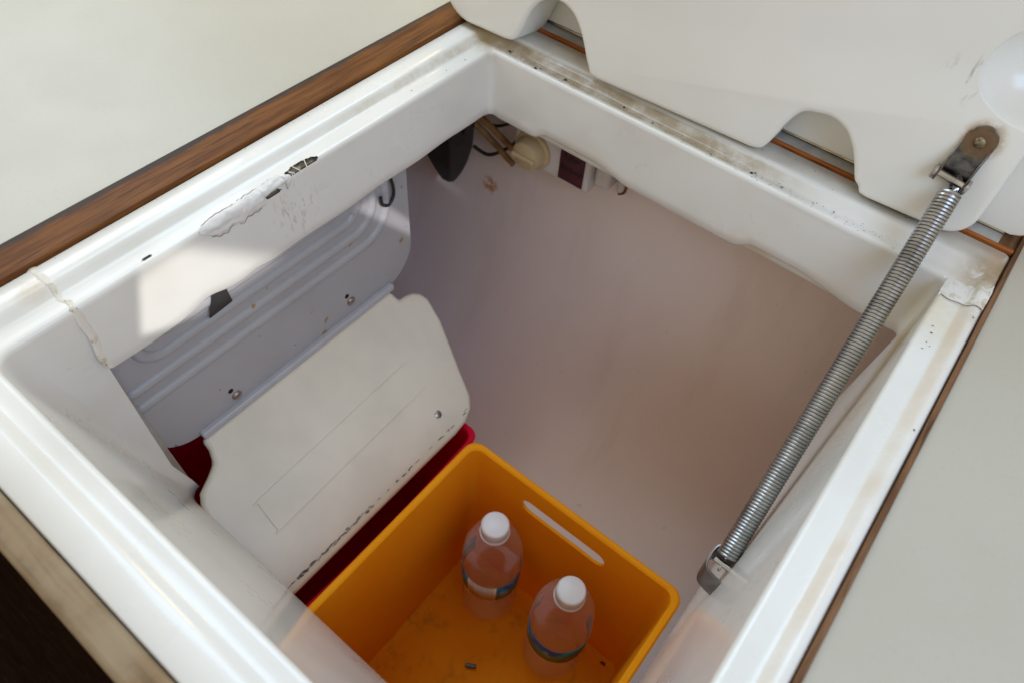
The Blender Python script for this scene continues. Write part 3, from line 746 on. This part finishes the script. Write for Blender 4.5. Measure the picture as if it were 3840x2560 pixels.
# ------------------------------------------------------------------ hook on the plate
hk = spline([(-.0165, -.1275, -.060), (-.0165, -.1285, -.083), (-.0160, -.1265, -.097), (-.0160, -.1275, -.108), (-.0160, -.1345, -.1145), (-.0160, -.1425, -.109), (-.0160, -.1440, -.099)], 8)
tag(tube('hook', hk, .0017, M['wire'], None, 10), 'small black wire hook hanging over the corner of the ribbed plate', 'hook')

# ------------------------------------------------------------------ black housing in the far corner
v = []; f = []
bc = Vector((-.100, .032, 0)); prf = [(.052, -.095), (.051, -.125), (.046, -.155), (.036, -.182), (.025, -.203), (.016, -.2165), (.010, -.224), (.0015, -.226)]
nn = 7
for (r_, z_) in prf:
    for kk in range(nn):
        a = 2*math.pi*kk/nn; v.append((bc.x+r_*math.cos(a)*1.0+(z_+.1)*-.10, bc.y+r_*math.sin(a)*.62, z_))
for i in range(len(prf)-1):
    for kk in range(nn): f.append((i*nn+kk, i*nn+(kk+1) % nn, (i+1)*nn+(kk+1) % nn, (i+1)*nn+kk))
f += [tuple(range(nn)), tuple(range((len(prf)-1)*nn, len(prf)*nn))]
hs = empty('fan_housing', (-.10, .03, -.16)); tag(hs, 'glossy black plastic housing with a tapered end tucked behind the left rim', 'fan housing')
def hso(name, v, f, mat, **kw):
    o = obj(name, v, f, mat, None, **kw); o.parent = hs; o.matrix_parent_inverse = Matrix.Translation(-Vector(hs.location)); return o
hso('shell', v, f, M['black'], angle=28, bevel=.002, seg=2)
hso('knob', *tube_data([(-.062, .020, -.128), (-.055, .010, -.131), (-.053, .007, -.131)], .010, 16), M['black'])
tag(tube('cable', spline([(-.058, .045, -.166), (-.040, .050, -.172), (-.022, .055, -.160), (-.004, .058, -.138), (.006, .06, -.110)], 8), .0022, M['wire'], None, 8), 'lower thin black cable drooping from the housing to the control box', 'cable')
tag(tube('cable', spline([(-.066, .052, -.118), (-.040, .058, -.135), (-.012, .066, -.118), (.004, .070, -.088)], 8), .0018, M['wire'], None, 8), 'upper thin black cable looping behind the brown cords in the far corner', 'cable')
for i, (a, b, lb_) in enumerate((((-.060, .040, -.112), (.012, .056, -.160), 'upper of two brown cords slanting down towards the control box'), ((-.064, .034, -.118), (-.002, .052, -.168), 'lower of two brown cords slanting down towards the control box'))):
    P = spline([a, tuple((a[q]*.6+b[q]*.4)+(.003 if q == 2 else 0) for q in range(3)), b], 8)
    tag(tube('cord', P, .0035, M['tape'], None, 8), lb_, 'cord')

# ------------------------------------------------------------------ thermostat control
th = empty('thermostat', (.06, .04, -.10)); tag(th, 'white thermostat box with cream knob and maroon label below the far rim', 'thermostat')
def to(name, v, f, mat, par=None, **kw):
    o = obj(name, v, f, mat, None, **kw); o.parent = par or th; o.matrix_parent_inverse = Matrix.Translation(-Vector(th.location)); return o
to('case', *box_data(.008, .108, .035, .0735, -.1385, -.045), M['ctrl'], bevel=.004, seg=3)
to('case_side', *box_data(.1085, .128, .043, .0735, -.130, -.045), M['ctrl'], bevel=.006, seg=3)
kv, kf = lathe_data([(.0001, .0), (.0225, .0), (.0225, .003), (.0205, .0045), (.0190, .0048), (.0180, .012), (.0160, .0165), (.0120, .0185), (.0001, .0190)], 36)
def kn(v): return [(.0355+a, .0348-c, -.1165+b) for a, b, c in v]
kb = to('knob', kn(kv), kf, M['cream'], angle=30)
o = obj('pointer_bar', *box_data(.0355-.0150, .0355+.0150, .0125, .0175, -.1195, -.1135), M['cream'], None, bevel=.002, seg=3); o.parent = kb
lp_ = to('label_plate', *box_data(.0705, .1020, .0338, .0349, -.1335, -.070), M['maroon'], bevel=.0003)
def text_mesh(name, body, size, mat, par, mtx):
    cu = bpy.data.curves.new('t', 'FONT'); cu.body = body; cu.size = size; cu.extrude = .00015; cu.space_character = .95
    ob = bpy.data.objects.new('t', cu); C.objects.link(ob); bpy.context.view_layer.update()
    me = bpy.data.meshes.new_from_object(ob.evaluated_get(bpy.context.evaluated_depsgraph_get())); bpy.data.objects.remove(ob)
    me.transform(mtx); me.name = name; me.materials.clear(); o = finish(name, me, mat, None, smooth=False); o.parent = par; return o
base = Matrix.Rotation(R(90), 4, 'X')
text_mesh('lettering', 'Adler', .0105, M['ink'], lp_, Matrix.Translation((.0735, .0336, -.1050)) @ base)
text_mesh('lettering', 'Barbour', .0092, M['ink'], lp_, Matrix.Translation((.0725, .0336, -.1195)) @ base)
tag(tube('conduit', [(.1345, .064, -.05), (.1345, .062, -.128), (.1345, .0655, -.136)], .0055, M['ctrl'], None, 12), 'short pale conduit beside the right end of the control box', 'conduit')
tag(tube('wire', spline([(.1435, .060, -.06), (.1428, .060, -.105), (.1405, .060, -.130), (.1340, .060, -.1375)], 6), .0014, M['rusty'], None, 8), 'short rusty wire hooked at its end, hanging below the far rim', 'wire')

# ------------------------------------------------------------------ crates
def rrect(x0, x1, y0, y1, r, n=5):
    return arc(x1-r, y1-r, r, 90, 0, n) + arc(x1-r, y0+r, r, 0, -90, n) + arc(x0+r, y0+r, r, -90, -180, n) + arc(x0+r, y1-r, r, 180, 90, n)
def crate(name, rim, flo, zr, zf, th_, mat, label, holes=None, bow=0., lipw=.004):
    e = empty(name, ((rim[0]+rim[1])/2, (rim[2]+rim[3])/2, zf)); tag(e, label, 'crate')
    V = []; rows = []
    def loop(ins, z, r, grow=0.):
        t = (z-zf)/(zr-zf); a = [flo[i]+(rim[i]-flo[i])*t for i in range(4)]
        P = rrect(a[0]+ins-grow, a[1]-ins+grow, a[2]+ins-grow, a[3]-ins+grow, max(.002, r-ins))
        Q = []
        m_ = len(P)
        # refine straight sides for the bow
        for i in range(m_):
            p = P[i]; q = P[(i+1) % m_]; dd = math.hypot(q[0]-p[0], q[1]-p[1]); k2 = 10 if dd > .03 else 1
            for s_ in range(k2): Q.append((p[0]+(q[0]-p[0])*s_/k2, p[1]+(q[1]-p[1])*s_/k2))
        cyy = (a[2]+a[3])/2; hl = (a[3]-a[2])/2; cxx = (a[0]+a[1])/2
        return [(x + (bow*t*(1-((y-cyy)/hl)**2)*(1 if x > cxx else -1)), y, z) for x, y in Q]
    zs = [zf+(zr-zf)*i/12 for i in range(13)]
    loops = [loop(0, z, .014) for z in zs[:-1]] + [loop(0, zr-.008, .014), loop(0, zr-.0075, .014, lipw*.6), loop(0, zr-.002, .014, lipw), loop(0, zr, .014, lipw*.5), loop(th_*.5, zr, .014), loop(th_, zr-.0015, .014)]
    loops += [loop(th_, z, .014) for z in reversed(zs[1:-1])] + [loop(th_, zf+.004, .014), loop(th_+.004, zf+th_*.8, .014), loop(th_+.011, zf+th_*.8, .014), loop(th_+.0125, zf+th_*.8-.0016, .014)]
    n = len(loops[0]); F = []
    for l in loops: V += l
    for i in range(len(loops)-1):
        for j in range(n):
            q = (i*n+j, i*n+(j+1) % n, (i+1)*n+(j+1) % n, (i+1)*n+j)
            F.append(q)
    F.append(tuple(range(n))[::-1]); F.append(tuple(range((len(loops)-1)*n, len(loops)*n)))
    o = obj('body', V, F, None)
    if holes:
        vv, ff = holes; cu = obj('tmpc', vv, ff, None, smooth=False)
        bo = o.modifiers.new('b', 'BOOLEAN'); bo.object = cu; bo.operation = 'DIFFERENCE'; bo.solver = 'EXACT'
        bpy.context.view_layer.update()
        me = bpy.data.meshes.new_from_object(o.evaluated_get(bpy.context.evaluated_depsgraph_get()))
        bpy.data.objects.remove(cu); bpy.data.objects.remove(o); me.name = 'body'; me.materials.clear(); o = finish('body', me, mat, None, angle=30)
    else: o.data.materials.append(mat)
    o.parent = e; o.matrix_parent_inverse = Matrix.Translation(-Vector(e.location))
    return e
# hand hole in the far side of the orange crate : a long slot
hp = arc(.337-.0105, -.3045, .0105, -90, 90, 8) + arc(.235+.0105, -.3045, .0105, 90, 270, 8)
hn = len(hp); hv = [(a, -.26, b) for a, b in hp] + [(a, -.19, b) for a, b in hp]
hf = [tuple(range(hn)), tuple(range(hn, 2*hn))[::-1]] + [(i, (i+1) % hn, hn+(i+1) % hn, hn+i) for i in range(hn)]
oc = crate('crate', (.1675, .4095, -.462, -.2150), (.1735, .4020, -.455, -.2230), -.265, -.508, .0032, M['orange'], 'bright orange open plastic crate holding two water bottles', (hv, hf))
rc = crate('crate', (-.125, .1330, -.452, -.1700), (-.115, .1270, -.445, -.1800), -.345, -.508, .0030, M['red'], 'dark red plastic crate left of the orange one, under the freezer door', bow=.004)

# ------------------------------------------------------------------ bottles
def bottle(x, y, rz, label, arc0=0):
    e = empty('bottle', (x, y, -.5045)); e.rotation_euler = (0, 0, rz); tag(e, label, 'bottle', 'water bottles in the orange crate')
    out = [(.001, .004), (.020, .0025), (.027, .0), (.0305, .004), (.0318, .010), (.0318, .018), (.0306, .022), (.0318, .027), (.0318, .035), (.0306, .039), (.0318, .044), (.0318, .052), (.0306, .056), (.0318, .061), (.0318, .069), (.0307, .073), (.0318, .078),
           (.0322, .084), (.0316, .090), (.0316, .112), (.0322, .117), (.0326, .126), (.0322, .138), (.0308, .150), (.0280, .162), (.0235, .174), (.0180, .183), (.0138, .188), (.0130, .191), (.0130, .199)]
    prof = out
    V, F = lathe_data(prof, 44, wob=lambda a, z: 1+.006*math.sin(5*a+z*90)*(1 if z < .09 else .3))
    o = obj('body', V, F, M['pet'], e, angle=180)
    wl = .150
    wp = [(r-.0011, z+.0009) for r, z in out[1:] if z < wl] + [(.0300, wl)]
    wp[0] = (.018, .0044)
    V, F = lathe_data(wp, 44, wob=lambda a, z: 1+.006*math.sin(5*a+z*90)*(1 if z < .09 else .3))
    obj('water', V, F, M['water'], e, angle=50)
    V = [(.0325*math.cos(R(a)), .0325*math.sin(R(a)), z) for z in (.080, .116) for a in range(arc0-125, arc0+126, 5)]; nq = len(V)//2; F = [(i, i+1, nq+i+1, nq+i) for i in range(nq-1)]
    lb_ = obj('label_band', V, F, M['label'], e, angle=180); lb_.modifiers.new('s', 'SOLIDIFY').thickness = .0002
    cp = [(.0005, .2068), (.0120, .2068), (.0137, .2060), (.0143, .2045), (.0143, .1935), (.0137, .1925), (.0130, .1925)]
    V, F = lathe_data(cp, 60, wob=lambda a, z: 1+(.012*math.sin(30*a) if .193 < z < .2047 else 0)); F = F[:-1]
    obj('cap', V, F, M['cap'], e, angle=50)
    V, F = lathe_data([(.0150, .1895), (.0155, .1905), (.0150, .1915), (.0131, .1915)], 40); F = F[:-2]
    obj('neck_ring', V, F, M['cap'], e, angle=40)
    return e
bottle(.2315, -.2575, R(-72), 'capped water bottle nearest the far corner of the orange crate')
bottle(.3275, -.2620, R(177), 'capped water bottle in front, nearer the spring side of the orange crate', 110)
V, F = box_data(-.006, .006, -.0022, .0022, 0, .003); V = [(a+nz(a*400, b*400)*.001, b, c) for a, b, c in V]
ch = obj('debris_chip', V, F, M['black'], None, bevel=.0008); ch.location = (.267, -.332, -.5045); ch.rotation_euler = (0, 0, R(30)); tag(ch, 'tiny dark chip lying on the orange crate floor', 'debris')
ch2 = obj('debris_chip', [(a*.5, b*.6, c) for a, b, c in V], F, plain('rust_chip', (.12, .03, .01), .7), None, bevel=.0005); ch2.location = (.3825, -.2335, -.5045); tag(ch2, 'small brown crumb near the right corner of the crate floor', 'debris')

# ------------------------------------------------------------------ grit on the rim
v = []; f = []
def flake(p, s):
    b0 = len(v); k_ = random.randint(5, 7); el = random.uniform(.35, .9); ro = random.uniform(0, 6.3)
    for q in range(k_):
        a = 2*math.pi*q/k_; rr = s*random.uniform(.6, 1.25); x = rr*math.cos(a); y = rr*el*math.sin(a)
        v.append((p[0]+x*math.cos(ro)-y*math.sin(ro), p[1]+x*math.sin(ro)+y*math.cos(ro), p[2]))
    v.append((p[0], p[1], p[2]+s*.45)); 
    for q in range(k_): f.append((b0+q, b0+(q+1) % k_, b0+k_))
for p, s in (((.0133, .0105), .0026), ((.0485, .0050), .0018), ((.0803, .0095), .0027), ((.1435, .0110), .0016), ((.1747, .0095), .0013), ((.2723, .0080), .0019), ((.052, .008), .0008), ((.30, .009), .0014), ((.345, .010), .0012), ((.235, .006), .0011), ((.275, .010), .0012)):
    flake((p[0], p[1], .0001 + (.0005 if p[1] > .012 else 0)), s)
for i in range(260):
    x = random.uniform(0, .40); flake((x, random.uniform(.002, .0125), .0001), random.choice((.00025, .0003, .0004, .0006)))
for i in range(60):
    x = random.uniform(0, .45); flake((x, random.uniform(.024, .049), .0063), random.choice((.0003, .0004, .0006)))
for i in range(45):
    y = random.uniform(-.42, .0); flake((random.uniform(-.046, -.040), y, .0062), random.choice((.0003, .0004)))
for (x, y) in ((-.008, -.03), (-.009, -.055), (-.022, -.08), (-.010, -.10), (.4475, -.055), (.4490, -.062), (.449, -.0725), (.452, -.075), (.4485, -.08), (.4665, -.035), (.4665, -.155)):
    flake((x, y, .0001 if x < .44 and x > -.018 else .0003 if x < .457 else .0065), .0009)
gr = obj('grit', v, f, M['grit'], None, smooth=False); gr['kind'] = 'stuff'; gr['label'] = 'dark crumbs and grit scattered on the white rim'
